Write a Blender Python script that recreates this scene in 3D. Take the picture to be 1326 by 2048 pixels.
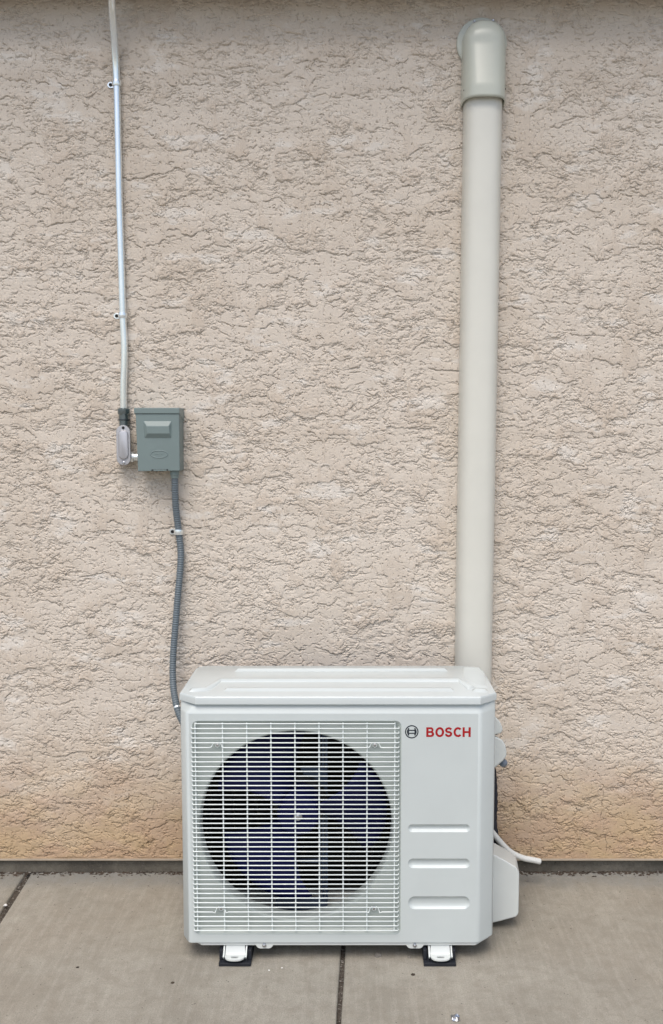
import bpy, bmesh, math, random
import numpy as np
from mathutils import Vector, Matrix
from mathutils.geometry import delaunay_2d_cdt
R = math.radians
random.seed(7)
sc = bpy.context.scene
for o in list(bpy.data.objects): bpy.data.objects.remove(o)

# ---------------------------------------------------------------- camera
F, PITCH, CX, CY = 1900.0, 0.082, 700.0, 1024.0      # pixels of the 1326 x 2048 photograph
H, D = 1.137, 2.382
cam = bpy.data.cameras.new('camera'); co = bpy.data.objects.new('camera', cam)
sc.collection.objects.link(co); sc.camera = co
co.location = (0, -D, H); co.rotation_euler = (math.pi/2 - PITCH, 0, 0)
cam.sensor_width = 36; cam.sensor_fit = 'AUTO'; cam.lens = F/2048*36
cam.shift_x = -(CX-663)/2048
cam.clip_start = .05; cam.clip_end = 3000
sc.render.resolution_x = 663; sc.render.resolution_y = 1024

# ---------------------------------------------------------------- light
w = bpy.data.worlds.new('World'); sc.world = w; w.use_nodes = True
wn = w.node_tree.nodes; bg = wn['Background']
sky = wn.new('ShaderNodeTexSky'); sky.sky_type = 'NISHITA'; sky.sun_disc = False
SUN_EL, SUN_AZ = 60, 192       # azimuth from +Y, clockwise: the sun is behind the camera
sky.sun_elevation = R(SUN_EL); sky.sun_rotation = R(SUN_AZ); sky.dust_density = 3.0; sky.air_density = 1.0; sky.ozone_density = .6
w.node_tree.links.new(sky.outputs[0], bg.inputs[0]); bg.inputs[1].default_value = 0.13
sl = bpy.data.lights.new('sun', 'SUN'); so = bpy.data.objects.new('sun', sl); sc.collection.objects.link(so)
sl.energy = 1.3; sl.angle = R(36); sl.color = (1, .96, .90)
sd = Vector((math.sin(R(SUN_AZ))*math.cos(R(SUN_EL)), math.cos(R(SUN_AZ))*math.cos(R(SUN_EL)), math.sin(R(SUN_EL))))
so.rotation_euler = sd.to_track_quat('Z', 'Y').to_euler(); so.location = sd*20
sc.view_settings.view_transform = 'Standard'; sc.view_settings.look = 'None'
sc.view_settings.exposure = 0.55; sc.view_settings.gamma = 1

# ---------------------------------------------------------------- helpers
FW = Vector((0, math.cos(PITCH), -math.sin(PITCH))); UP = Vector((0, math.sin(PITCH), math.cos(PITCH)))
def ray(x, y): return Vector((x-CX, 0, 0)) + UP*(CY-y) + FW*F
def at(x, y, Y=0.0):                       # the point of the photograph that stands on the plane y = Y
    d = ray(x, y); t = (Y+D)/d.y; return Vector((d.x*t, Y, H+d.z*t))
def gd(x, y, z=0.0):                       # ... on the ground
    d = ray(x, y); t = (z-H)/d.z; return Vector((d.x*t, -D+d.y*t, z))
def tag(o, label, cat, group=None, kind=None):
    if label: o['label'] = label
    if cat: o['category'] = cat
    if group: o['group'] = group
    if kind: o['kind'] = kind
    return o
def empty(name, loc, label, cat, group=None):
    o = bpy.data.objects.new(name, None); sc.collection.objects.link(o); o.location = loc
    o.empty_display_size = .05
    return tag(o, label, cat, group)
def root(o):
    while o.parent: o = o.parent
    return o
def obj(name, bm, mat, parent=None, smooth=None, bevel=0, seg=2, recalc=True):
    if recalc: bmesh.ops.recalc_face_normals(bm, faces=bm.faces)
    if parent is not None: bmesh.ops.translate(bm, vec=-root(parent).location, verts=bm.verts)
    me = bpy.data.meshes.new(name); bm.to_mesh(me); bm.free()
    o = bpy.data.objects.new(name, me); sc.collection.objects.link(o)
    if mat: me.materials.append(mat)
    if parent is not None: o.parent = parent
    if smooth is not None or bevel:
        for p in me.polygons: p.use_smooth = True
        me.set_sharp_from_angle(angle=R(smooth if smooth else 30))
    if bevel:
        b = o.modifiers.new('bevel', 'BEVEL'); b.width = bevel; b.segments = seg; b.limit_method = 'ANGLE'; b.angle_limit = R(25)
        b.harden_normals = True
    return o
def box(bm, a, b):
    x0, y0, z0 = [min(p, q) for p, q in zip(a, b)]; x1, y1, z1 = [max(p, q) for p, q in zip(a, b)]
    v = [bm.verts.new(c) for c in ((x0,y0,z0),(x1,y0,z0),(x1,y1,z0),(x0,y1,z0),(x0,y0,z1),(x1,y0,z1),(x1,y1,z1),(x0,y1,z1))]
    for f in ((0,1,2,3),(4,5,6,7),(0,1,5,4),(1,2,6,5),(2,3,7,6),(3,0,4,7)): bm.faces.new([v[i] for i in f])
def loft(bm, loops, closed=True, cap0=False, cap1=False):
    L = [[bm.verts.new(p) for p in lp] for lp in loops]
    for a, b in zip(L, L[1:]):
        n = len(a)
        for i in range(n if closed else n-1):
            j = (i+1) % n
            bm.faces.new((a[i], a[j], b[j], b[i]))
    if cap0: bm.faces.new(L[0])
    if cap1: bm.faces.new(L[-1])
    return L
def prism(bm, pts, vec):                   # polygon pushed along vec
    vec = Vector(vec); loft(bm, [pts, [Vector(p)+vec for p in pts]], cap0=True, cap1=True)
def smooth_path(pts, n=8):
    P = [Vector(p) for p in pts]; P = [P[0]*2-P[1]] + P + [P[-1]*2-P[-2]]; out = []
    for i in range(1, len(P)-2):
        a, b, c, d = P[i-1:i+3]
        for k in range(n):
            t = k/n
            out.append(.5*((2*b)+(c-a)*t+(2*a-5*b+4*c-d)*t*t+(3*b-a-3*c+d)*t**3))
    return out+[P[-2]]
def resample(P, step):
    out = [P[0]]; acc = 0
    for a, b in zip(P, P[1:]):
        L = (b-a).length; t = step-acc
        while t <= L: out.append(a.lerp(b, t/L)); t += step
        acc = L-(t-step)
    return out
def tube(bm, P, r, n=12, caps=True, rf=None):
    P = [Vector(p) for p in P]; T = []
    for i in range(len(P)): T.append((P[min(i+1, len(P)-1)]-P[max(i-1, 0)]).normalized())
    u = T[0].orthogonal().normalized(); loops = []
    for i, p in enumerate(P):
        u = (u-T[i]*u.dot(T[i])).normalized(); v = T[i].cross(u); rr = rf(i) if rf else r
        loops.append([p+(u*math.cos(2*math.pi*k/n)+v*math.sin(2*math.pi*k/n))*rr for k in range(n)])
    loft(bm, loops, cap0=caps, cap1=caps)
def lathe(bm, c, axis, prof, n=24, cap=True):        # prof: (distance along axis, radius)
    c = Vector(c); axis = Vector(axis).normalized(); u = axis.orthogonal().normalized(); v = axis.cross(u)
    loft(bm, [[c+axis*h+(u*math.cos(2*math.pi*k/n)+v*math.sin(2*math.pi*k/n))*r for k in range(n)] for h, r in prof], cap0=cap, cap1=cap)
def screw(name, c, axis, r, mat, parent):
    bm = bmesh.new(); lathe(bm, c, axis, [(-.002, r*1.5), (.0006, r*1.5), (.0012, r*1.05), (.0025, r), (.0034, r*.7)], 14)
    return obj(name, bm, mat, parent, smooth=40)
def rrect(cx, cz, hx, hz, r, n=5):
    out = []
    for sx, sz, a0 in ((1,1,0), (-1,1,90), (-1,-1,180), (1,-1,270)):
        for k in range(n+1):
            a = R(a0+90*k/n); out.append((cx+sx*(hx-r)+r*math.cos(a), cz+sz*(hz-r)+r*math.sin(a)))
    return out
def inside(p, poly):
    c = False; x, y = p; n = len(poly)
    for i in range(n):
        x1, y1 = poly[i]; x2, y2 = poly[(i+1) % n]
        if (y1 > y) != (y2 > y) and x < (x2-x1)*(y-y1)/(y2-y1)+x1: c = not c
    return c
def sheet(bm, outer, holes, Y):             # flat face on the plane y = Y with holes
    pts, edges = [], []
    for lp in [outer]+holes:
        s = len(pts); pts += [Vector(p) for p in lp]; edges += [(s+i, s+(i+1) % len(lp)) for i in range(len(lp))]
    vo, _, fo, _, _, _ = delaunay_2d_cdt(pts, edges, [], 0, 1e-6)
    V = [bm.verts.new((p[0], Y, p[1])) for p in vo]
    for f in fo:
        c = sum((vo[i] for i in f), Vector((0, 0)))/len(f)
        if inside(c, outer) and not any(inside(c, h) for h in holes): bm.faces.new([V[i] for i in f])
def in_loop(lp, d):                         # shrink a convex loop by about d
    cx = sum(p[0] for p in lp)/len(lp); cz = sum(p[1] for p in lp)/len(lp); n = len(lp); out = []
    for i in range(n):
        a, b = Vector(lp[i-1]), Vector(lp[(i+1) % n]); t = (b-a).normalized(); q = Vector((-t.y, t.x))
        if q.dot(Vector((cx, cz))-Vector(lp[i])) < 0: q = -q
        out.append((lp[i][0]+q.x*d, lp[i][1]+q.y*d))
    return out

# ---------------------------------------------------------------- materials
class N:
    def __init__(s, name):
        s.m = bpy.data.materials.new(name); s.m.use_nodes = True; s.t = s.m.node_tree
        s.b = s.t.nodes['Principled BSDF']; s.tc = s.t.nodes.new('ShaderNodeTexCoord')
    def put(s, inp, v):
        if v is None: return
        if isinstance(v, bpy.types.NodeSocket): s.t.links.new(v, inp)
        else:
            if isinstance(v, (tuple, list)) and len(v) == 3 and inp.type == 'RGBA': v = (*v, 1)
            inp.default_value = v
    def math(s, op, a, b=None, c=None, clamp=False):
        n = s.t.nodes.new('ShaderNodeMath'); n.operation = op; n.use_clamp = clamp
        for i, v in enumerate((a, b, c)): s.put(n.inputs[i], v)
        return n.outputs[0]
    def map(s, v, scale=(1,1,1), loc=(0,0,0), rot=(0,0,0)):
        n = s.t.nodes.new('ShaderNodeMapping'); s.put(n.inputs[0], v); n.inputs['Scale'].default_value = scale
        n.inputs['Location'].default_value = loc; n.inputs['Rotation'].default_value = rot; return n.outputs[0]
    def noise(s, v, scale, detail=4, rough=.5, dist=0, lac=2, col=False):
        n = s.t.nodes.new('ShaderNodeTexNoise'); s.put(n.inputs['Vector'], v); n.inputs['Scale'].default_value = scale
        n.inputs['Detail'].default_value = detail; n.inputs['Roughness'].default_value = rough
        n.inputs['Distortion'].default_value = dist; n.inputs['Lacunarity'].default_value = lac
        return n.outputs['Color' if col else 'Fac']
    def step(s, v, a, b, lo=0, hi=1, smooth=True):
        n = s.t.nodes.new('ShaderNodeMapRange'); n.interpolation_type = 'SMOOTHSTEP' if smooth else 'LINEAR'
        for k, q in zip(('Value', 'From Min', 'From Max', 'To Min', 'To Max'), (v, a, b, lo, hi)): s.put(n.inputs[k], q)
        return n.outputs[0]
    def mix(s, f, a, b, mode='MIX'):
        n = s.t.nodes.new('ShaderNodeMix'); n.data_type = 'RGBA'; n.blend_type = mode
        s.put(n.inputs[0], f); s.put(n.inputs[6], a); s.put(n.inputs[7], b); return n.outputs[2]
    def vadd(s, a, b, sc_):
        n = s.t.nodes.new('ShaderNodeVectorMath'); n.operation = 'SUBTRACT'; s.put(n.inputs[0], b); n.inputs[1].default_value = (.5, .5, .5)
        m = s.t.nodes.new('ShaderNodeVectorMath'); m.operation = 'SCALE'; s.put(m.inputs[0], n.outputs[0]); m.inputs['Scale'].default_value = sc_
        k = s.t.nodes.new('ShaderNodeVectorMath'); k.operation = 'ADD'; s.put(k.inputs[0], a); s.put(k.inputs[1], m.outputs[0]); return k.outputs[0]
    def sep(s, v):
        n = s.t.nodes.new('ShaderNodeSeparateXYZ'); s.put(n.inputs[0], v); return n.outputs
    def bump(s, h, dist, strength=1, normal=None):
        n = s.t.nodes.new('ShaderNodeBump'); s.put(n.inputs['Height'], h); n.inputs['Distance'].default_value = dist
        n.inputs['Strength'].default_value = strength
        if normal: s.put(n.inputs['Normal'], normal)
        s.put(s.b.inputs['Normal'], n.outputs[0]); return n.outputs[0]
    def set(s, col=None, rough=None, metal=None, spec=None, coat=None):
        for k, v in (('Base Color', col), ('Roughness', rough), ('Metallic', metal), ('Specular IOR Level', spec), ('Coat Weight', coat)): s.put(s.b.inputs[k], v)
        return s.m

def mat_painted(name, col, rough=.35, var=.05, dirt=None, grain=.00004, metal=0, spec=.5):
    n = N(name); P = n.tc.outputs['Object']
    a = n.noise(P, 9, 5, .6); c2 = tuple(x*(1-var) for x in col)
    c = n.mix(n.step(a, .35, .65), col, c2)
    if dirt:
        d = n.noise(P, 60, 6, .7); c = n.mix(n.step(d, .60, .75, 0, .35), c, dirt)
    r = n.step(n.noise(P, 12, 2, .5), .3, .7, rough-.015, rough+.02)
    n.bump(n.noise(P, 900, 2, .5), grain, .6)
    return n.set(c, r, metal, spec)

def mat_stucco():
    n = N('stucco'); P = n.tc.outputs['Object']; x, y, z = n.sep(P)
    mid = n.noise(n.map(P, (.8, 1, 1.3), (4, 1, 2)), 11, 3, .5)
    low = n.step(y, -.0006, -.0026, 1, 0)                    # troughs between the trowelled plates are the paler coat
    c = n.mix(n.step(mid, .35, .62), (.565, .492, .412), (.535, .46, .38))
    c = n.mix(n.math('MULTIPLY', low, .5), c, (.66, .605, .53))
    c = n.mix(n.step(n.noise(n.map(P, (.6, 1, 1), (5, 5, 5)), 5, 3, .5), .45, .65, 0, .4), c, (.53, .455, .37))
    c = n.mix(n.step(n.noise(n.map(P, (.45, 1, 1.1), (2, 7, 11)), 17, 5, .6), .56, .64, 0, .55), c, (.69, .655, .60))     # worn paler patches
    zz = n.math('ADD', z, n.math('MULTIPLY', n.math('SUBTRACT', n.noise(n.map(P, (.6, 1, 1)), 6, 4, .6), .5), .25))
    st = n.step(zz, .40, .06, 0, 1)                           # ochre stain soaked up from the ground
    c = n.mix(n.math('MULTIPLY', st, .80), c, n.mix(n.step(mid, .4, .6), (.43, .29, .145), (.40, .255, .145)))
    c = n.mix(n.step(n.noise(P, 260, 3, .6), .60, .70, 0, .35), c, (.34, .26, .20))
    pits = n.step(n.noise(P, 170, 2, .5), .29, .35, 1, 0)
    h = n.math('SUBTRACT', n.noise(P, 420, 3, .6), n.math('MULTIPLY', pits, 2.2))
    n.bump(h, .0008, 1)
    return n.set(c, .92, 0, .25)

# fractal gradient noise on arrays, for the relief of the stucco
def perlin(x, y, seed):
    rs = np.random.RandomState(seed); G = rs.uniform(0, 2*np.pi, 65536); gx, gy = np.cos(G).astype(np.float32), np.sin(G).astype(np.float32)
    xi = np.floor(x).astype(np.int64); yi = np.floor(y).astype(np.int64); fx = (x-xi).astype(np.float32); fy = (y-yi).astype(np.float32)
    def g(a, b):
        h = ((xi+a)*73856093 ^ (yi+b)*19349663) & 0xffffffff; h = (h ^ (h >> 13))*1274126177 & 0xffffffff; h = (h ^ (h >> 16)) & 65535
        return gx[h]*(fx-a)+gy[h]*(fy-b)
    u = fx*fx*fx*(fx*(fx*6-15)+10); v = fy*fy*fy*(fy*(fy*6-15)+10)
    a = g(0, 0); b = g(1, 0); c = g(0, 1); d = g(1, 1)
    return (a+(b-a)*u)+((c+(d-c)*u)-(a+(b-a)*u))*v
def fbm(x, y, f, octv, rough, seed):
    o = 0; amp = 1; tot = 0
    for k in range(octv):
        o = o+perlin(x*f+k*17.3, y*f+k*9.1, seed+k)*amp; tot += amp; amp *= rough; f *= 2
    return o/tot*1.6
def sstep(v, a, b):
    t = np.clip((v-a)/(b-a), 0, 1); return t*t*(3-2*t)
def stucco_height(X, Z):
    X, Z = np.meshgrid(X, Z)                       # rows run from the top of the wall down
    X = X.astype(np.float32); Z = Z.astype(np.float32)
    wx = fbm(X, Z, 14, 3, .55, 1)*.016; wz = fbm(X, Z, 14, 3, .55, 5)*.011
    wx += fbm(X, Z, 80, 2, .5, 8)*.0035; wz += fbm(X, Z, 80, 2, .5, 12)*.0035
    qx, qz = (X+wx)*.50, (Z+wz)*1.05
    zone = fbm(X*.8, Z*1.3, 5, 3, .5, 20)
    act = sstep(fbm(X*.7, Z*1.3, 8, 3, .55, 60), -.20, .12)
    wid = fbm(X+5, Z, 45, 2, .5, 95)
    gx_, gz_ = np.maximum(np.abs(np.gradient(X[0]))[None, :], 1e-4), np.maximum(np.abs(np.gradient(Z[:, 0]))[:, None], 1e-4)
    dz = np.abs(np.gradient(Z[:, 0])); h = np.zeros_like(X); groove = np.zeros_like(X)
    def noise(f, o, r, sd, sx=1, off=0): return fbm(qx*sx+off, qz, f, o, r, sd)
    for v, a, l, g, w_, msk in (
            (noise(21, 5, .58, 30)-zone*.35+.02, .0019, .022, .0040, .0007, 1),
            (noise(33, 5, .58, 40, 1, 3)+zone*.3-.06, .0015, .016, .0036, .0007, sstep(act, -.6, .5)),
            (noise(62, 4, .55, 50, 1.3, 1)-.05, .0010, .010, .0032, .0007, act),
            (noise(105, 2, .5, 90, 1.5, 5)-.26, .0006, .005, .0024, .0007, act)):
        g0, g1 = np.gradient(v); gz = -g0/gz_; gx = g1/gx_; gm = np.hypot(gx, gz)+1e-6
        d = v/gm                                    # signed distance to the rim of the plate, metres
        m = np.clip(d/.0014+.5, 0, 1)*(msk if not np.isscalar(msk) else 1)
        low = np.clip((gz/gm)*.9+.35, .0, 1)        # lower rims are torn, upper rims fade out
        low = low*sstep(wid, -.35, .10)
        e = d+.0008; groove = np.maximum(groove, g*low*np.where(e > 0, np.exp(-(e/w_)**2), np.exp(np.clip(e/.0020, -20, 0)))*msk)
        o = np.zeros_like(m); prev = np.zeros(m.shape[1], dtype=np.float32)
        for i in range(m.shape[0]):
            k = 1-np.exp(-dz[i]/l); prev = np.minimum(prev+(1-prev)*k, 1)*m[i]; o[i] = prev
        h += a*o
    pit = sstep(fbm(X, Z, 115, 2, .5, 77), .46, .58)*.0030
    h -= np.maximum(groove, pit)
    h += fbm(X, Z, 240, 2, .6, 70)*.00018
    return np.maximum(h, -.0060)

def mat_concrete(name, a, b, dark, streak=True, slab=False):
    n = N(name); P = n.tc.outputs['Object']
    c = n.mix(n.step(n.noise(P, 3.5, 6, .6), .35, .66), a, b)
    if slab:
        c = n.mix(n.step(n.noise(n.map(P, (1, 1, 1), (3, 6, 1)), 1.9, 5, .62), .44, .60, 0, .75), c, (a[0]*.84, a[1]*.80, a[2]*.77))
        s = n.noise(n.map(P, (14, .9, 1), rot=(0, 0, R(4))), 6, 5, .6)
        c = n.mix(n.step(s, .46, .62, 0, .27), c, (a[0]*1.25, a[1]*1.25, a[2]*1.27))
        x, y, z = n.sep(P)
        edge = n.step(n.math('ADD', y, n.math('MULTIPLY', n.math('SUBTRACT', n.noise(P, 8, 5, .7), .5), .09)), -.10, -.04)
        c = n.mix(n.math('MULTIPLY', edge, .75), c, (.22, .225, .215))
    c = n.mix(n.step(n.noise(P, 90, 5, .7), .5, .75, 0, .5), c, b)
    c = n.mix(n.step(n.noise(n.map(P, loc=(2, 9, 4)), 28, 6, .7), .42, .66, 0, .45), c, (b[0]*.82, b[1]*.80, b[2]*.78))
    c = n.mix(n.step(n.noise(P, 700, 2, .6), .55, .75, 0, .5), c, (a[0]*1.3, a[1]*1.3, a[2]*1.3))
    sp = n.noise(P, 130, 2, .6); c = n.mix(n.step(sp, .70, .74, 0, .75), c, dark)
    sp2 = n.noise(n.map(P, loc=(7, 3, 1)), 240, 2, .6); c = n.mix(n.step(sp2, .70, .73, 0, .5), c, (.42, .40, .36))
    hgt = n.math('ADD', n.noise(P, 300, 5, .7), n.math('MULTIPLY', n.noise(n.map(P, (12, 1, 1)), 14, 4, .6), .5))
    c = n.mix(n.step(n.noise(P, 360, 3, .6), .38, .62, 0, .38), c, (a[0]*.55, a[1]*.54, a[2]*.52))
    c = n.mix(n.step(n.noise(n.map(P, loc=(4, 4, 9)), 55, 5, .75), .52, .66, 0, .16), c, (a[0]*1.3, a[1]*1.3, a[2]*1.28))
    n.bump(hgt, .0016, 1)
    return n.set(c, .85, 0, .3)

M = {}
M['stucco'] = mat_stucco()
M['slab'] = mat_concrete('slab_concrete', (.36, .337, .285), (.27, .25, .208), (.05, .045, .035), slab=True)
M['stem'] = mat_concrete('stem_concrete', (.23, .21, .17), (.085, .076, .062), (.03, .028, .025))
M['ground'] = mat_concrete('ground', (.30, .28, .25), (.25, .23, .20), (.06, .05, .04))
M['joint'] = mat_concrete('joint_dirt', (.10, .085, .068), (.06, .05, .042), (.02, .018, .015))
M['white'] = mat_painted('cabinet_paint', (.54, .585, .575), .34, .03, spec=.5)
M['lid'] = mat_painted('lid_paint', (.56, .605, .60), .22, .03)
M['wire'] = mat_painted('lit_wire_coating', (.74, .79, .77), .3, .02)  # paler than the cabinet: light caught by the wires put into the colour
M['recess'] = mat_painted('shaded_recess_paint', (.40, .445, .42), .38, .03)  # cabinet paint darkened, shade behind the grille put into the colour
M['plastic'] = mat_painted('pale_plastic', (.60, .63, .61), .4, .04)
M['duct'] = mat_painted('ivory_plastic', (.645, .64, .575), .33, .03)
M['cap'] = mat_painted('greenish_plastic', (.51, .53, .46), .25, .04)
M['box'] = mat_painted('grey_enamel', (.175, .225, .22), .42, .06)
M['hose'] = mat_painted('grey_vinyl', (.125, .155, .175), .45, .08)
M['rubber'] = mat_painted('rubber', (.012, .015, .022), .6, .2)
M['black'] = mat_painted('black_foam', (.014, .016, .025), .7, .2)
M['blade'] = mat_painted('blue_blade', (.004, .0065, .052), .45, .1, spec=.15)
M['inner'] = mat_painted('inner_metal', (.02, .022, .024), .5, .1)
M['coil'] = mat_painted('coil_fin', (.03, .03, .024), .5, .2)
M['bracket'] = mat_painted('zinc_bracket', (.07, .10, .16), .4, .1, metal=.5)
M['steel'] = mat_painted('galvanised_steel', (.86, .90, .90), .2, .06, metal=.75)
M['dull'] = mat_painted('zinc_plating', (.30, .36, .38), .22, .3, metal=.9)
M['cast'] = mat_painted('cast_aluminium', (.50, .50, .52), .42, .1, metal=.55)
M['screw'] = mat_painted('screw_steel', (.55, .56, .58), .28, .1, metal=1)
M['darkhole'] = mat_painted('dark_hole', (.01, .01, .01), .7, .1)
M['red'] = mat_painted('red_print', (.36, .004, .007), .4, .03)
M['ink'] = mat_painted('black_print', (.012, .02, .03), .4, .03)
M['pvc'] = mat_painted('white_vinyl', (.68, .69, .66), .45, .05)
M['valve'] = mat_painted('blue_grey_plastic', (.16, .19, .235), .35, .05)
M['stone'] = mat_painted('stone', (.26, .24, .21), .8, .4)
M['chip'] = mat_painted('white_chip', (.75, .74, .70), .6, .1)
M['litter'] = mat_painted('dry_litter', (.065, .045, .03), .85, .6, dirt=(.3, .24, .17))
M['screed'] = mat_painted('painted_screed', (.36, .30, .23), .6, .15, dirt=(.14, .11, .08))
M['soffit'] = mat_painted('soffit_paint', (.20, .16, .125), .8, .1)

# ================================================================ SETTING
bm = bmesh.new(); s = 1500
v = [bm.verts.new(p) for p in ((-s, -s, -.09), (s, -s, -.09), (s, s, -.09), (-s, s, -.09))]; bm.faces.new(v)
tag(obj('ground', bm, M['ground']), None, None, kind='structure')
# three slabs with open joints; the joint lines run away from the wall
zs = at(0, 1716).z                                   # bottom of the stucco
def line_x(p, q, Y): return p.x+(q.x-p.x)*(Y-p.y)/(q.y-p.y)
L1 = (gd(54, 1750), gd(-2, 1838)); L2 = (gd(686, 1900), gd(678, 2048))
YB, YFR = .003, -7.0
def slab(bm, xa, xb):       # xa, xb: functions of Y
    lo, hi = [], []
    ys = np.linspace(YB, YFR, 60)
    rr = random.Random(3)
    left = [Vector((xa(Y)+rr.uniform(-.0012, .0012), Y, 0)) for Y in ys]; right = [Vector((xb(Y)+rr.uniform(-.0012, .0012), Y, 0)) for Y in ys]
    lp = left+right[::-1]
    def ins(d):
        return [p+Vector((d, 0, 0)) for p in left]+[p-Vector((d, 0, 0)) for p in right[::-1]]
    A = [p-Vector((0, 0, .085)) for p in lp]; B = [p-Vector((0, 0, .004)) for p in lp]; C_ = [p-Vector((0, 0, .0011)) for p in ins(.0015)]; E_ = ins(.005)
    loft(bm, [A, B, C_])
    n = len(ys)
    L = [bm.verts.new(p) for p in C_]; T = [bm.verts.new(p) for p in E_]
    m = len(L)
    for i in range(m): bm.faces.new((L[i], L[(i+1) % m], T[(i+1) % m], T[i]))
    for i in range(n-1): bm.faces.new((T[i], T[i+1], T[m-2-i], T[m-1-i]))
bm = bmesh.new()
slab(bm, lambda Y: -6, lambda Y: line_x(*L1, Y)-.008)
slab(bm, lambda Y: line_x(*L1, Y)+.008, lambda Y: line_x(*L2, Y)-.0048)
slab(bm, lambda Y: line_x(*L2, Y)+.0048, lambda Y: 6)
bmesh.ops.remove_doubles(bm, verts=bm.verts, dist=1e-5)
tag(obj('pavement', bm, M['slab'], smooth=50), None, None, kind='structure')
# dirt packed in the joints
bm = bmesh.new()
for (L, hw) in ((L1, .0085), (L2, .005)):
    rr = random.Random(5); ys = np.arange(YB, -4.0, -.012)
    rows = []
    for Y in ys:
        x = line_x(*L, Y); rows.append([bm.verts.new((x+k*hw*1.3, Y, -.007+rr.uniform(-.002, .003)-(.001 if k else 0))) for k in (-1, -.4, .3, 1)])
    for a, b in zip(rows, rows[1:]):
        for i in range(3): bm.faces.new((a[i], a[i+1], b[i+1], b[i]))
tag(obj('joint_dirt', bm, M['joint']), 'dark packed dirt and grit filling the joints between concrete slabs', 'dirt', kind='stuff')

# ---------------------------------------------------------------- house wall
ZTOP = 2.62
wall = empty('house_wall', (0, 0, 0), 'pinkish beige textured stucco house wall above a low concrete footing', 'wall')
def axis(lo, a, b, hi, st, grow=1.06):        # fine between a and b, coarser outwards
    mid = np.arange(a, b, st); out = [mid[-1]]; d = st
    while out[-1] < hi: d = min(d*grow, .12); out.append(out[-1]+d)
    out[-1] = hi; low = [a]; d = st
    while low[-1] > lo: d = min(d*grow, .12); low.append(low[-1]-d)
    low[-1] = lo
    return np.array(low[:0:-1]+list(mid)+out[1:])
xs = axis(-5, -.98, .98, 5, .00125); zs_ = axis(zs-.001, zs, 2.22, ZTOP, .00125)[::-1]
hh = stucco_height(xs, zs_); nx, nz = len(xs), len(zs_)
edge = np.clip((zs_-zs)/.004, 0, 1)[:, None]; hh = hh*edge
XX, ZZ = np.meshgrid(xs, zs_)
co_ = np.stack([XX, -hh, ZZ], -1).reshape(-1, 3).astype(np.float32)
ii = (np.arange(nz-1)[:, None]*nx+np.arange(nx-1)[None, :]).reshape(-1)
qd = np.stack([ii, ii+nx, ii+nx+1, ii+1], -1).astype(np.int32)
me = bpy.data.meshes.new('stucco_face'); me.vertices.add(len(co_)); me.vertices.foreach_set('co', co_.ravel())
me.loops.add(qd.size); me.loops.foreach_set('vertex_index', qd.ravel()); me.polygons.add(len(qd))
me.polygons.foreach_set('loop_start', np.arange(0, qd.size, 4, dtype=np.int32)); me.polygons.foreach_set('use_smooth', np.ones(len(qd), dtype=bool))
me.update(); me.validate(); me.materials.append(M['stucco'])
o = bpy.data.objects.new('stucco_face', me); sc.collection.objects.link(o); o.parent = wall
bm = bmesh.new(); box(bm, (-5, .011, zs), (5, .14, ZTOP)); obj('wall_core', bm, M['stucco'], wall)
bm = bmesh.new()       # metal drip edge under the stucco
x0s, x1s = -5, 5
loft(bm, [[(x, .020, zs-.001), (x, -.0035, zs-.001), (x, -.0045, zs-.0045), (x, -.003, zs-.006), (x, .020, zs-.006)] for x in (x0s, x1s)], closed=True, cap0=True, cap1=True)
obj('drip_screed', bm, M['screed'], wall)
bm = bmesh.new()
rr = random.Random(11); xs = np.linspace(-5, 5, 800)
rows = []
for i, x in enumerate(xs):
    wob = .003*math.sin(x*2.1)+.0015*math.sin(x*9)
    rows.append([bm.verts.new((x, .012+wob+rr.uniform(-.0012, .0012)+(.0 if k else 0), z)) for k, z in enumerate((-.06, 0, .012, .024, zs-.007))])
for a, b in zip(rows, rows[1:]):
    for i in range(4): bm.faces.new((a[i], b[i], b[i+1], a[i+1]))
obj('footing', bm, M['stem'], wall, smooth=60)
def crack(pts, w=.0011):
    bm = bmesh.new(); rr = random.Random(int(pts[0][0])); P = []
    for a, b in zip(pts, pts[1:]):
        for k in range(6):
            t = k/6; P.append((a[0]+(b[0]-a[0])*t+rr.uniform(-1.3, 1.3), a[1]+(b[1]-a[1])*t))
    P.append(pts[-1]); n = len(P); A, B = [], []
    for i, p in enumerate(P):
        q = at(*p, 0); hw = w*(.35+.65*math.sin(math.pi*(i+.5)/n))*rr.uniform(.6, 1.1)/2
        A.append(bm.verts.new((q.x-hw, -.0006, q.z))); B.append(bm.verts.new((q.x+hw, -.0006, q.z)))
    for i in range(n-1): bm.faces.new((A[i], B[i], B[i+1], A[i+1]))
    obj('crack', bm, M['darkhole'], wall)
crack([(308, 1600), (303, 1640), (296, 1668), (298, 1712)])
crack([(1190, 1560), (1206, 1582), (1204, 1620), (1199, 1638), (1207, 1662), (1214, 1686), (1211, 1706)])
crack([(498, 985), (478, 994), (462, 1001), (449, 1012)], .0009)
crack([(1062, 1684), (1061, 1712)], .0008)
bm = bmesh.new(); box(bm, (-5, -.095, at(0, -4, 0).z), (5, .0, 2.30)); box(bm, (-5, -.42, 2.60), (5, .1, 2.64)); obj('eave', bm, M['soffit'], wall)

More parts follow.
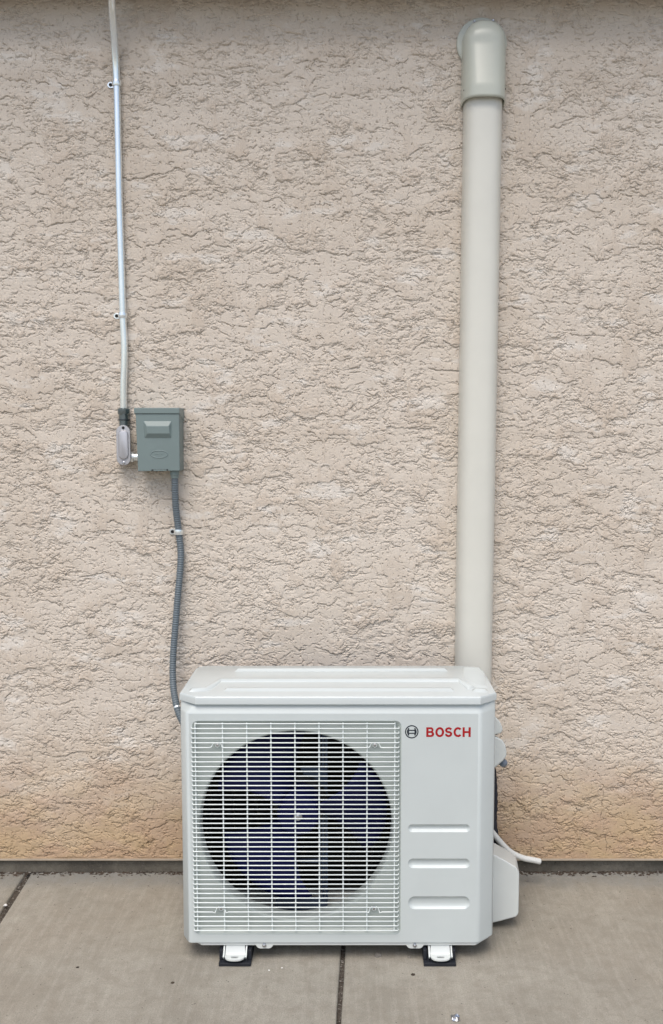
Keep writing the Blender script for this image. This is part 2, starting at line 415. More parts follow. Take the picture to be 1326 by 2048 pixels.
# ================================================================ LINE SET COVER
YW = 0
cv = empty('line_set_cover', at(947, 1500, 0), 'tall ivory plastic pipe cover running up the wall to a rounded elbow', 'pipe cover')
def dsec(c, wd, dp, ex=2.9, n=28, flat=1):       # D-shaped section standing on the wall, c = centre on the wall
    out = []
    for k in range(n+1):
        a = math.pi*k/n; ca, sa = math.cos(a), math.sin(a)
        out.append(Vector((c.x+wd/2*math.copysign(abs(ca)**(2/ex), ca), c.y-.001-dp*abs(sa)**(2/ex), c.z)))
    return out
cb, ct = at(943.5, 1420, 0), at(964.5, 190, 0)
def cen(z): return cb.lerp(ct, (z-cb.z)/(ct.z-cb.z))
bm = bmesh.new()
zz = np.linspace(.30, at(0, 180).z, 30)
loft(bm, [dsec(cen(z), .0925, .060) for z in zz], closed=True)
obj('channel', bm, M['duct'], cv, smooth=40)
bm = bmesh.new()      # elbow: a hood that leans back to the wall
z0, z1, z2, z3 = at(0, 214).z, at(0, 170, -.07).z, at(0, 84).z, at(0, 44).z
levels = []
for z in np.linspace(z0, z1, 5): levels.append((z, 1, 1))
for k in range(1, 26):
    t = k/25; z = z1+(z3-z1)*t
    dpt = 1-.30*min(t/.62, 1)-(.0)
    if z > z2-.012:
        u = (z-(z2-.012))/(z3-(z2-.012)); s_ = math.sqrt(max(1-u**2, .0004))
    else: s_ = 1
    levels.append((z, s_, dpt*(s_**.8 if s_ < 1 else 1)))
loops = []
for z, sw, sd_ in levels:
    c = cen(z); loops.append(dsec(c, .1045*sw, .074*sd_, 3.1 if sw == 1 else 3.1-.9*(1-sw)))
loft(bm, loops, closed=True, cap1=True)
hood = obj('elbow', bm, M['cap'], cv, smooth=50)
sm_ = hood.modifiers.new('thickness', 'SOLIDIFY'); sm_.thickness = .003; sm_.offset = -1
bm = bmesh.new(); c = at(966, 89, 0); lathe(bm, c+Vector((-.004, 0, 0)), (0, -1, 0), [(0, .0605), (.006, .0605), (.008, .0585), (.008, .05)], 48); obj('wall_flange', bm, M['cap'], cv, smooth=35)
for p in ((948.5, 43), (986, 41)): screw('screw', at(*p, -.008), (0, -1, 0), .0022, M['screw'], cv)
for p, sx in (((930, 181), -1), ((1009, 178), 1)): screw('screw', at(*p, -.040), (sx*.7, -.7, 0), .0028, M['darkhole'], cv)

# ================================================================ AIR CONDITIONER
YF = -.416; DEP = .27
ac = empty('air_conditioner', (at(676, 1893, YF).x, YF+.14, 0), 'white outdoor air conditioner unit with square wire fan grille and red lettering, on rubber pads', 'air conditioner')
X0, X1 = at(360.5, 1393, YF+.034).x, at(991.5, 1393, YF+.035).x
CL, CR_ = at(391, 1400, YF).x, at(961, 1400, YF).x
ZL1, ZL0 = at(0, 1393, YF).z, at(0, 1408.5, YF).z      # lid
ZT = at(0, 1426, YF).z; ZB = at(0, 1885, YF).z; ZP = at(0, 1892.5, YF).z
XL, XR = at(374, 1600, YF).x, at(960.5, 1600, YF).x
def plan(x0, x1, fl, fr, yf, sl, sr, z, yb=YF+DEP, r=.006):       # plan outline, open at the back; corners filleted
    pts = [Vector((x0, yb)), Vector((x0, sl)), Vector((fl, yf)), Vector((fr, yf)), Vector((x1, sr)), Vector((x1, yb))]
    out = [pts[0]]
    for i in range(1, 5):
        a = (pts[i-1]-pts[i]).normalized(); b = (pts[i+1]-pts[i]).normalized(); p = pts[i]
        for k in range(5):
            t = k/4; out.append((p+a*r)*(1-t)**2+p*2*t*(1-t)+(p+b*r)*t*t)
    out.append(pts[-1]); return [Vector((q.x, q.y, z)) for q in out]
bm = bmesh.new()
A = plan(X0, X1, XL, XR, YF, YF+.032, YF+.034, ZB)
B = plan(X0, X1, XL, XR, YF, YF+.032, YF+.034, ZT-.002)
B2 = plan(X0, X1, XL+.002, XR-.001, YF+.0012, YF+.0325, YF+.0345, ZT+.001)
C_ = plan(X0, X1, CL, CR_, YF+.009, YF+.036, YF+.037, ZL0-.001)
A0 = [p+Vector((0, .0025, -.0022)) for p in A]; A00 = [p+Vector((0, .010, -.0022)) for p in A]
V = loft(bm, [A00, A0, A, B, B2, C_], closed=False)
# cut the flat front face out (it is rebuilt with its recesses)
ff = [f for f in bm.faces if abs(f.normal.y) > .9 and all(abs(v.co.y-YF) < 1e-4 for v in f.verts) and (max(v.co.x for v in f.verts)-min(v.co.x for v in f.verts)) > .3]
bm.normal_update()
ff = [f for f in bm.faces if all(abs(v.co.y-YF) < 1e-4 for v in f.verts) and (max(v.co.x for v in f.verts)-min(v.co.x for v in f.verts)) > .3]
fx0 = min(v.co.x for f in ff for v in f.verts); fx1 = max(v.co.x for f in ff for v in f.verts)
fz0 = min(v.co.z for f in ff for v in f.verts); fz1 = max(v.co.z for f in ff for v in f.verts)
bmesh.ops.delete(bm, geom=ff, context='FACES')
outer = [(fx0, fz0), (fx1, fz0), (fx1, fz1), (fx0, fz1)]
def P2(x, y, Y=YF): q = at(x, y, Y); return (q.x, q.z)
# grille recess
ga, gb = P2(383.5, 1441.5), P2(801, 1869)
gcx, gcz = (ga[0]+gb[0])/2, (ga[1]+gb[1])/2; ghx, ghz = (gb[0]-ga[0])/2, (ga[1]-gb[1])/2
gl = rrect(gcx, gcz, ghx, ghz, .012, 5)
pills = []
for (xa, xb, ya, yb) in ((816, 940, 1648.5, 1664.5), (816, 940, 1717, 1736.5), (816, 940, 1792.5, 1818.5)):
    a, b = P2(xa, ya), P2(xb, yb); hz = (a[1]-b[1])/2
    pills.append(rrect((a[0]+b[0])/2, (a[1]+b[1])/2, (b[0]-a[0])/2, hz, hz*.98, 7))
sheet(bm, outer, [gl]+pills, YF)
front = obj('cabinet', bm, M['white'], ac, smooth=35)
bm = bmesh.new()
for pl in pills:
    hz = (max(p[1] for p in pl)-min(p[1] for p in pl))/2; loops = []
    cz = sum(p[1] for p in pl)/len(pl); cx = (max(p[0] for p in pl)+min(p[0] for p in pl))/2; hx = (max(p[0] for p in pl)-min(p[0] for p in pl))/2
    for d, y in ((0, 0), (.0008, .0004), (.0018, .0016), (.003, .0034), (min(.0055, hz*.6), .0052), (hz*.8, .006)):
        loops.append([Vector((p[0], YF+y, p[1])) for p in rrect(cx, cz, hx-d, hz-d, (hz-d)*.98, 7)])
    loft(bm, loops, cap1=True)
obj('embossed_slots', bm, M['white'], front, smooth=60)
bm = bmesh.new()      # recess walls + floor with round opening
RD = .010
loops = []
for d, y in ((0, 0), (.0012, .0006), (.0035, .003), (.008, RD-.0015), (.010, RD)):
    loops.append([Vector((p[0], YF+y, p[1])) for p in rrect(gcx, gcz, ghx-d, ghz-d, max(.012-d*.3, .004), 5)])
loft(bm, loops)
fl_ = rrect(gcx, gcz, ghx-.010, ghz-.010, .009, 5)
fc = at(592, 1652.5, YF+RD); FR = (at(789.5, 1652, YF+RD).x-at(395, 1652, YF+RD).x)/2
ring = [(fc.x+FR*math.cos(2*math.pi*k/72), fc.z+FR*math.sin(2*math.pi*k/72)) for k in range(72)]
sheet(bm, fl_, [ring], YF+RD)
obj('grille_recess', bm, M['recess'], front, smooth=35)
bm = bmesh.new()      # bell mouth
loops = []
for r, y in ((FR, 0), (FR-.001, .0004), (FR-.003, .002), (FR-.0045, .005), (FR-.0055, .012), (FR-.006, .022), (FR-.006, .034), (FR-.004, .038)):
    loops.append([Vector((fc.x+r*math.cos(2*math.pi*k/72), YF+RD+y, fc.z+r*math.sin(2*math.pi*k/72))) for k in range(72)])
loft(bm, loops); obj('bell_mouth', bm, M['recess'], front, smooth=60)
# back, coil, floor
bm = bmesh.new(); box(bm, (X0+.003, YF+DEP-.004, ZP+.004), (X1-.003, YF+DEP+.002, ZL0-.004)); obj('rear_panel', bm, M['inner'], ac)
bm = bmesh.new()
xg0, xg1 = at(376, 1500, YF+.2).x, at(800, 1500, YF+.2).x
for k in range(30):
    z = ZB+.012+k*(ZL0-ZB-.03)/29; box(bm, (X0+.02, YF+DEP-.045, z), (xg1+.02, YF+DEP-.010, z+.0016))
for k in range(9):
    x = X0+.03+k*(xg1-X0-.04)/8; box(bm, (x, YF+DEP-.040, ZB+.01), (x+.003, YF+DEP-.012, ZL0-.01))
obj('coil', bm, M['coil'], ac)
bm = bmesh.new(); xp = at(806, 1500, YF+.03).x; box(bm, (xp, YF+.013, ZB+.004), (xp+.0015, YF+DEP-.006, ZL0-.004)); obj('partition', bm, M['inner'], ac)
# base pan: shallow tray with chamfered corners and two screw tabs
bm = bmesh.new()
def pan(z, d=0): return plan(X0+.008+d, X1-.008-d, at(402, 1890, YF).x+d*.5, at(952, 1890, YF).x-d*.5, YF+.003+d, YF+.036, YF+.036, z, YF+DEP-.002, r=.004)
loft(bm, [pan(ZB-.0026), pan(ZP+.0012), pan(ZP, .0012)], cap0=True, cap1=True)
pan_o = obj('base_pan', bm, M['plastic'], ac, smooth=35)
for tx in (529, 830):
    bm = bmesh.new(); pts = []
    for x, y in ((tx-17, 1891), (tx-13, 1895.5), (tx-9, 1896.8), (tx+9, 1896.8), (tx+13, 1895.5), (tx+17, 1891), (tx+17, 1888.4), (tx-17, 1888.4)):
        pts.append(at(x, y, YF+.0022))
    prism(bm, pts, (0, .0026, 0)); obj('tab', bm, M['plastic'], pan_o)
    screw('screw', at(tx-.5, 1890.8, YF+.0008), (0, -1, 0), .0029, M['screw'], pan_o)
# lid
def lidplan(d, z, yb=0):
    o = .0016-d
    pts = [Vector((X0-o, YF+DEP-.030+0, 0)), Vector((X0-o, YF+.034, 0)), Vector((CL, YF-o, 0)), Vector((CR_, YF-o, 0)), Vector((X1+o, YF+.035, 0)), Vector((X1+o, YF+DEP-.055, 0)), Vector((X1-.018, YF+DEP-.012, 0)), Vector((X1-.050, YF+DEP+o, 0)), Vector((X0+.022, YF+DEP+o, 0)), Vector((X0+.006, YF+DEP-.010, 0))]
    return [Vector((p.x, p.y, z)) for p in pts]
bm = bmesh.new()
loft(bm, [lidplan(0, ZL0), lidplan(0, ZL1-.0055), lidplan(.0008, ZL1-.0025), lidplan(.0028, ZL1-.0006), lidplan(.006, ZL1)], cap0=True, cap1=True)
lid = obj('lid', bm, M['lid'], ac, smooth=28)
def tp(x, y, z=None):
    q = gd(x, y, ZL1 if z is None else z); return q
def rib(path, wd=.011, h=.0055, name='ridge'):
    bm = bmesh.new(); P = [tp(*p) for p in path]; loops = []
    for i, p in enumerate(P):
        a = P[max(i-1, 0)]; b = P[min(i+1, len(P)-1)]; t = (b-a); t.z = 0; t.normalize(); q = Vector((-t.y, t.x, 0))
        e = t*(.007 if i == 0 else -.007 if i == len(P)-1 else 0)
        loops.append([p+q*wd+Vector((0, 0, -.0005)), p+q*wd*.62+e+Vector((0, 0, h*.72)), p+q*wd*.35+e+Vector((0, 0, h)), p-q*wd*.35+e+Vector((0, 0, h)), p-q*wd*.62+e+Vector((0, 0, h*.72)), p-q*wd+Vector((0, 0, -.0005))])
    loft(bm, loops, closed=True, cap0=True, cap1=True)
    return obj(name, bm, M['lid'], lid, smooth=60)
rib([(470, 1341), (895, 1340.5)])
rib([(378, 1381), (412, 1380), (442, 1361.5), (917, 1361), (944, 1379)])
rib([(448, 1380), (908, 1380.5)])
rib([(944, 1381.5), (976, 1382)])
bm = bmesh.new()     # raised right-hand plateau
pts = [tp(x, y) for x, y in ((924, 1334), (958, 1334.5), (971, 1347), (976, 1376), (953, 1376), (924, 1356))]
cxp = sum(pts, Vector())/len(pts)
loft(bm, [[p-Vector((0, 0, .0005)) for p in pts], [p.lerp(cxp, .10)+Vector((0, 0, .0022)) for p in pts], [p.lerp(cxp, .2)+Vector((0, 0, .0028)) for p in pts]], cap1=True)
obj('ridge', bm, M['lid'], lid, smooth=50)
# grille wires
gr = bmesh.new(); YG = YF-.0055; rw = .00125
ztp, zbt = at(0, 1447.5, YG).z, at(0, 1861, YG).z
xl, xr = at(385, 1600, YG).x, at(797, 1600, YG).x
NR = 45
rows = [ztp+(zbt-ztp)*k/(NR-1) for k in range(NR)]
clips = {5: [(433, 1500), (750, 1499)], 40: [(437, 1811), (749, 1811)]}
for k, z in enumerate(rows):
    if k == 0: P = [(at(391, 1447, YG).x, YG+.006, z), (at(391, 1447, YG).x, YG, z), (at(790, 1447, YG).x, YG, z), (at(790, 1447, YG).x, YG+.006, z)]
    else:
        P = [(xl-.0004, YF+.004, z), (xl-.0008, YG+.003, z), (xl+.0006, YG, z)]
        if k in clips:
            sg = 1 if k == 5 else 1
            for cx_, cy_ in clips[k]:
                xc = at(cx_, 1500, YG).x
                P += [(xc-.017, YG, z), (xc-.012, YG+.002, z-(.003 if k > 20 else 0)), (xc-.0085, YG+.006, z+.0058), (xc-.0045, YG+.012, z+.0062), (xc-.0042, YG+.013, z-.001), (xc, YG+.0135, z-.0042), (xc+.0042, YG+.013, z-.001), (xc+.0045, YG+.012, z+.0062), (xc+.0085, YG+.006, z+.0058), (xc+.012, YG+.002, z-(.003 if k > 20 else 0)), (xc+.017, YG, z)]
        P += [(xr-.0006, YG, z), (xr+.0008, YG+.003, z), (xr+.0004, YF+.004, z)]
    tube(gr, P, rw, 8)
for x in (391.5, 446, 494.3, 542.4, 590.2, 638.3, 686, 734, 789.3):
    xx = at(x, 1600, YG).x; tube(gr, [(xx, YG+.003, rows[0]+.001), (xx, YG+.003, rows[-1]-.001)], .0015, 8)
grille = obj('fan_grille', gr, M['wire'], ac, smooth=60)
for k in clips:
    for cx_, cy_ in clips[k]:
        xc = at(cx_, 1500, YG).x; screw('screw', (xc, YF+RD-.001, rows[k]+.001), (0, -1, 0), .0034, M['screw'], grille)
# fan
fan_c = Vector((at(596, 1634, YF+.05).x, YF+.05, at(596, 1634, YF+.05).z))
bm = bmesh.new(); lathe(bm, fan_c, (0, 1, 0), [(.004, .0), (.004, .030), (.007, .042), (.014, .047), (.075, .050)], 40, cap=False)
hub = obj('fan_hub', bm, M['blade'], ac, smooth=40)
bm = bmesh.new(); lathe(bm, fan_c+Vector((0, .004, 0)), (0, -1, 0), [(0, .009), (.002, .009), (.003, .006), (.008, .006), (.009, .004)], 16); obj('bolt', bm, M['screw'], hub, smooth=40)
for a0 in (3, 123, 240):
    bm = bmesh.new(); grid = []
    for i in range(13):
        t = i/12; r = .046+(.196-.046)*t; row = []
        lead = a0+26+14*t-4*math.sin(t*3); trail = a0-26-14*t**1.4
        for j in range(13):
            u = j/12; a = R(trail+(lead-trail)*u)
            y = .070*(1-u)+.004-.010*math.sin(math.pi*u)*(1-t*.3)
            rr_ = r*(1-.06*(2*u-1)**4*t)
            row.append(bm.verts.new((fan_c.x+rr_*math.cos(a), fan_c.y+y, fan_c.z+rr_*math.sin(a))))
        grid.append(row)
    for a, b in zip(grid, grid[1:]):
        for j in range(12): bm.faces.new((a[j], a[j+1], b[j+1], b[j]))
    o = obj('fan_blade', bm, M['blade'], ac, smooth=60); sm = o.modifiers.new('t', 'SOLIDIFY'); sm.thickness = .003
# motor and its bracket
bm = bmesh.new(); lathe(bm, fan_c+Vector((0, .080, 0)), (0, 1, 0), [(0, .02), (0, .058), (.005, .062), (.05, .062)], 32); obj('motor', bm, M['inner'], ac, smooth=40)
YM = YF+.145
bm = bmesh.new()
for xa in (637, 650):
    a, b = at(xa, 1440, YM), at(xa+6, 1880, YM); box(bm, (a.x, YM, ZB+.01), (b.x, YM+.008, ZL0-.004))
a, b = at(643.5, 1440, YM+.003), at(649.5, 1880, YM+.003); box(bm, (a.x, YM+.003, ZB+.01), (b.x, YM+.007, ZL0-.004))
pts = [at(x, y, YM-.001) for x, y in ((600, 1535), (655, 1535), (655, 1600), (640, 1600), (622, 1580))]
prism(bm, pts, (0, .004, 0))
pts = [at(x, y, YM-.001) for x, y in ((552, 1795), (655, 1795), (655, 1835), (545, 1835))]
prism(bm, pts, (0, .004, 0))
pts = [at(x, y, YM-.001) for x, y in ((595, 1718), (655, 1718), (655, 1726), (600, 1726))]
prism(bm, pts, (0, .004, 0))
br = obj('motor_bracket', bm, M['bracket'], ac, bevel=.0008)
# feet
for fx in (470.5, 880.5):
    bm = bmesh.new(); c = at(fx, 1893, YF); y1 = YF+DEP-.01; yfr = YF-.018
    out = []      # plate outline in plan with a rounded nose
    hw = .0215
    for k in range(15):
        a = R(180+180*k/14); out.append((c.x+hw*math.copysign(abs(math.cos(a))**.75, math.cos(a)), yfr+.010+.016*math.sin(a)))
    slot = [(c.x+.0085*math.copysign(abs(math.cos(R(k*30)))**.4, math.cos(R(k*30))), yfr+.0055+.0036*math.sin(R(k*30))) for k in range(12)]
    # nose: flat plate with the slot
    zf = .018
    pts_out = out+[(c.x+hw, yfr+.016), (c.x-hw, yfr+.016)]
    tmp = bmesh.new(); sheet(tmp, pts_out, [slot], 0)
    for f in tmp.faces:
        for zz_ in (zf, zf-.003):
            bm.faces.new([bm.verts.new((v.co.x, v.co.z, zz_)) for v in f.verts])
    tmp.free()
    loft(bm, [[Vector((p[0], p[1], zf)) for p in out], [Vector((p[0], p[1], zf-.003)) for p in out]], closed=False)
    loft(bm, [[Vector((p[0], p[1], zf)) for p in slot], [Vector((p[0], p[1], zf-.003)) for p in slot]])
    # riser up to the pan and rail back
    loft(bm, [[(c.x-hw, yfr+.016, zf), (c.x+hw, yfr+.016, zf)], [(c.x-hw, yfr+.019, zf+.003), (c.x+hw, yfr+.019, zf+.003)], [(c.x-hw*.93, yfr+.024, ZP+.002), (c.x+hw*.93, yfr+.024, ZP+.002)], [(c.x-hw*.93, y1, ZP+.001), (c.x+hw*.93, y1, ZP+.001)]], closed=False)
    bmesh.ops.remove_doubles(bm, verts=bm.verts, dist=1e-5)
    ft = obj('foot', bm, M['plastic'], ac, smooth=40)
    for sx in (-1, 1):
        bm = bmesh.new(); x = c.x+sx*(hw+.0025)
        a = [(x-.0018, yfr+.008, zf-.005), (x-.0018, y1, zf-.005), (x-.0018, y1, ZP), (x-.0018, yfr+.026, ZP), (x-.0018, yfr+.010, zf+.004), (x-.0018, yfr+.004, zf+.001)]
        prism(bm, a, (.0036, 0, 0)); obj('foot_flange', bm, M['plastic'], ft, bevel=.0008)
# writing: ring emblem and red word
emb = bmesh.new(); ec = at(823.5, 1463.5, YF); er = 14.4/ (at(1,0,YF)-at(0,0,YF)).length**-1
def ann(bm, c, r0, r1, y, a0=0, a1=360, n=48, dx=0):
    full = (a1-a0) >= 360; m = n if full else n+1
    A = []; B = []
    for k in range(m):
        a = R(a0+(a1-a0)*k/n); A.append((c.x+dx+r0*math.cos(a), y, c.z+r0*math.sin(a))); B.append((c.x+dx+r1*math.cos(a), y, c.z+r1*math.sin(a)))
    loft(bm, [A, B], closed=full)
y_ = YF-.0003; tk = er*.165
ann(emb, ec, er-tk, er, y_)
for sg in (1, -1):
    ann(emb, ec, er*.72-tk*.95, er*.72, y_-.00006, (-52 if sg == 1 else 128), (52 if sg == 1 else 232), 20)
    xb = er*.40
    for xa, xb_ in ((xb-tk*.0, xb+tk*.95),):
        p = [(ec.x+sg*xa, y_-.00012, ec.z-er*.56), (ec.x+sg*xb_, y_-.00012, ec.z-er*.56), (ec.x+sg*xb_, y_-.00012, ec.z+er*.56), (ec.x+sg*xa, y_-.00012, ec.z+er*.56)]
        emb.faces.new([emb.verts.new(q) for q in p])
    zc = ec.z+sg*er*.22
    p = [(ec.x-er*.41, y_-.00018, zc-tk*.48), (ec.x+er*.41, y_-.00018, zc-tk*.48), (ec.x+er*.41, y_-.00018, zc+tk*.48), (ec.x-er*.41, y_-.00018, zc+tk*.48)]
    emb.faces.new([emb.verts.new(q) for q in p])
for f in list(emb.faces): pass
obj('ring_emblem', emb, M['ink'], front)
lt = bmesh.new()
la, lb_ = at(852.5, 1473.8, YF), at(941.5, 1454.5, YF)
def LX(u): return la.x+(u-483)/(1070-483)*(lb_.x-la.x)          # letter units: x 483-1070, height 131
def LZ(v): return la.z+v/131*(lb_.z-la.z)
yl = YF-.0003
def poly(lp, holes=()): sheet(lt, [(LX(a), LZ(b)) for a, b in lp], [[(LX(a), LZ(b)) for a, b in h] for h in holes], yl)
def arc(cx, cy, rx, ry, a0, a1, n=14): return [(cx+rx*math.cos(R(a0+(a1-a0)*k/n)), cy+ry*math.sin(R(a0+(a1-a0)*k/n))) for k in range(n+1)]
poly([(483, 0)]+arc(549, 38, 37, 38, -90, 52)+arc(545, 97, 33, 34, -30, 90)+[(483, 131)],
     [[(512, 25)]+arc(543, 40, 14, 15, -90, 90, 8)+[(512, 55)], [(512, 79)]+arc(540, 92.5, 13, 13.5, -90, 90, 8)+[(512, 106)]])
poly(arc(660.5, 65.5, 58, 67, 0, 360, 40)[:-1], [arc(660.5, 65.5, 29, 40, 0, 360, 40)[:-1]])
def ribbon(path, hw):
    A, B = [], []
    for i, (x, y) in enumerate(path):
        x0, y0 = path[max(i-1, 0)]; x1, y1 = path[min(i+1, len(path)-1)]; L = math.hypot(x1-x0, y1-y0); nx_, ny_ = -(y1-y0)/L, (x1-x0)/L
        A.append((x+nx_*hw, y+ny_*hw)); B.append((x-nx_*hw, y-ny_*hw))
    loft(lt, [[(LX(a), yl, LZ(b)) for a, b in A], [(LX(a), yl, LZ(b)) for a, b in B]], closed=False)
ribbon([(735, 29)]+arc(778, 42, 34, 29, 205, 360, 10)+arc(776, 40, 36, 27, 0, 78, 6)+arc(779, 92, 34, 26, 262, 180, 6)+arc(779, 91, 34, 27, 180, 45, 10)+[(815, 104)], 13.5)
ribbon(arc(902, 65.5, 45, 53, 318, 42, 30), 14)
poly([(962, 0), (991, 0), (991, 53), (1041, 53), (1041, 0), (1070, 0), (1070, 131), (1041, 131), (1041, 79), (991, 79), (991, 131), (962, 131)])
obj('lettering', lt, M['red'], front)
# covers on the right-hand side
def cover(name, mat, pf, pb, y0, y1, parent, bev=.003, mid=None):
    bm = bmesh.new()
    loft(bm, [[at(x, y, y0) for x, y in pf], [at(x, y, y1) for x, y in pb]], cap0=True, cap1=True)
    return obj(name, bm, mat, parent, bevel=bev, seg=3)
ya, yb = YF+.13, YF+.24
low = [(964, 1702), (991, 1711), (1012, 1722), (1033, 1735), (1038.5, 1745), (1038, 1790), (1037, 1828), (1033, 1834), (1000, 1843), (964, 1851)]
lowb = [(956, 1674), (990, 1686), (1006, 1695), (1030, 1709), (1034, 1722), (1034, 1770), (1030, 1798), (1026, 1802), (998, 1810), (956, 1818)]
cover('valve_cover', M['plastic'], low, lowb, ya, yb, ac, .004)
up1 = [(966, 1426), (991, 1434), (999, 1442), (1004.5, 1453), (1005.5, 1461), (1002, 1466), (992, 1469), (966, 1470)]
hc = cover('handle_cover', M['plastic'], up1, [(x-6, y-5) for x, y in up1], ya, yb, ac, .003)
up2 = [(966, 1471), (994, 1474), (1005, 1480), (1011, 1490), (1013.5, 1503), (1012.5, 1514), (1007, 1521), (992, 1534), (966, 1546)]
hc2 = cover('handle_cover', M['plastic'], up2, [(x-7, y-5) for x, y in up2], ya+.002, yb, ac, .004)
bm = bmesh.new(); c = at(1005.5, 1524.5, ya+.03); lathe(bm, c, (.5, -.75, -.35), [(-.03, .008), (-.004, .0095), (.004, .0095), (.008, .008), (.0105, .005), (.011, .001)], 24); obj('valve_cap', bm, M['valve'], ac, smooth=40)

# insulated pipe behind the unit, drain hose
YL = -.075
P = smooth_path([at(x, y, YL) for x, y in ((975, 1480), (984, 1550), (986.5, 1600), (985, 1640), (988, 1668), (996, 1700), (1002, 1735))], 8)
rl = empty('insulated_pipe', P[-1], 'black foam wrapped pipe bending down between the unit and the wall', 'pipe')
P = resample(P, .004); bm = bmesh.new(); tube(bm, P, .0105, 16, rf=lambda i: .0112+.0007*math.sin(i*1.3)); obj('foam_sleeve', bm, M['black'], rl, smooth=60)
P = smooth_path([at(x, y, Y) for x, y, Y in ((966, 1640, -.10), (988, 1669, -.092), (1008, 1692, -.085), (1024, 1706, -.08), (1046, 1716, -.075), (1066, 1720, -.07), (1080, 1723, -.066))], 6)
bm = bmesh.new(); tube(bm, P, .0073, 16, caps=False); o = obj('drain_hose', bm, M['pvc'], smooth=60); o['label'] = 'short white vinyl drain hose sticking out behind the valve cover'; o['category'] = 'hose'
sm = o.modifiers.new('t', 'SOLIDIFY'); sm.thickness = .0018; sm.offset = -1

# rubber pads under the feet
for fx, lab in ((469.5, 'black ribbed rubber pad under the left front foot of the unit'), (880, 'black ribbed rubber pad under the right front foot of the unit')):
    a = gd(fx, 1933.5); hwp = .0345; y0 = a.y; y1 = a.y+.105; zt = .0215
    pad = empty('rubber_pad', (a.x, (y0+y1)/2, 0), lab, 'rubber pad', 'rubber pads under the feet')
    bm = bmesh.new(); box(bm, (a.x-hwp, y0, 0.0005), (a.x+hwp, y1, .008)); box(bm, (a.x-hwp, y0+.012, .0085), (a.x-hwp+.007, y1, .030)); box(bm, (a.x+hwp-.007, y0+.012, .0085), (a.x+hwp, y1, .030))
    obj('base', bm, M['rubber'], pad, bevel=.0008)
    bm = bmesh.new()
    for k in range(9):
        x = a.x-hwp+.0105+k*(2*hwp-.021)/8; box(bm, (x-.0017, y0+.006, .008), (x+.0017, y1-.004, .0145))
    obj('ribs', bm, M['rubber'], pad)

# ================================================================ CONDUIT AND DISCONNECT
SC = (at(1, 870, 0)-at(0, 870, 0)).length          # metres per photo pixel at the wall
CR = .0086; YC = -.0125
path = [at(x, y, Y) for x, y, Y in ((221, -60, -.135), (222.3, -20, -.098), (224.5, 20, -.062), (227.5, 62, -.036), (230.5, 110, -.020), (233.2, 165, YC), (235.5, 260, YC), (238.5, 400, YC), (242.5, 530, YC), (245.5, 631, YC), (248.5, 690, YC), (248.5, 730, YC), (247, 775, YC), (247, 822, YC))]
cd = empty('steel_conduit', path[-1], 'shiny steel conduit pipe coming down the wall into the fitting', 'conduit')
bm = bmesh.new(); tube(bm, smooth_path(path, 8), CR, 24); obj('pipe', bm, M['steel'], cd, smooth=60)
bm = bmesh.new(); c = at(248, 852, YC); top = at(247.5, 816, YC)
prof = [(0, .011), (.006, .0115), (.013, .0115), (.0135, .0145), (.0165, .0145), (.017, .0118), (.027, .0122), (.029, .0140), (.031, .0152), (.042, .0152), (.044, .0135), (.0445, .0095)]
L_ = (top-c).length; prof = [(h*L_/.0445, r) for h, r in prof]
lathe(bm, c, (top-c), prof, 20); cpl = obj('coupling', bm, M['dull'], cd, smooth=35)
bm = bmesh.new(); q = c.lerp(top, .31); lathe(bm, q, (top-c), [(0, .0125), (0, .0156), (.0024, .0156), (.0024, .0125)], 20, cap=False); obj('seal_ring', bm, M['rubber'], cpl, smooth=35)
def strap(cx, cy, pipe_r, yc, mat, label, hole_dark=True, ear=-1):
    c = at(cx, cy, yc); st = empty('pipe_strap', c, label, 'pipe strap', 'one-hole straps holding the pipes to the wall')
    hh = .0065; r0, r1 = pipe_r+.0003, pipe_r+.0020
    bm = bmesh.new(); loops = []
    for k in range(17):
        a = R(185+ (-15-185)*0+ 190*k/16) if False else R(170+200*k/16)
        ca, sa = math.cos(a), math.sin(a)
        loops.append([(c.x+r0*ca, c.y+r0*sa, c.z-hh), (c.x+r1*ca, c.y+r1*sa, c.z-hh), (c.x+(r1+.0008)*ca, c.y+(r1+.0008)*sa, c.z-hh*.3), (c.x+(r1+.0008)*ca, c.y+(r1+.0008)*sa, c.z+hh*.3), (c.x+r1*ca, c.y+r1*sa, c.z+hh), (c.x+r0*ca, c.y+r0*sa, c.z+hh)])
    loft(bm, loops, cap0=True, cap1=True); obj('band', bm, mat, st, smooth=40)
    bm = bmesh.new(); ex = c.x-pipe_r-.0085; rr_ = .0080
    pts = [(ex-rr_*math.sin(R(a)), -.0035, c.z+rr_*math.cos(R(a))*.92) for a in range(0, 181, 15)]
    pts += [(c.x-pipe_r+.0005, -.0035, c.z-hh), (c.x-pipe_r+.0005, -.0035, c.z+hh)]
    prism(bm, pts, (0, .002, 0)); obj('ear', bm, mat, st, bevel=.0004)
    bm = bmesh.new(); lathe(bm, (ex, -.0035, c.z), (0, -1, 0), [(0, .0042), (.0012, .0042), (.002, .0036), (.0021, .0018), (.0008, .0012)], 16); obj('screw', bm, M['darkhole'], st, smooth=40)
strap(233.4, 167, CR, YC, M['steel'], 'shiny strap near the top of the steel conduit, just under the eave')
strap(245.4, 631, CR, YC, M['steel'], 'shiny strap lower on the steel conduit, above the grey box')
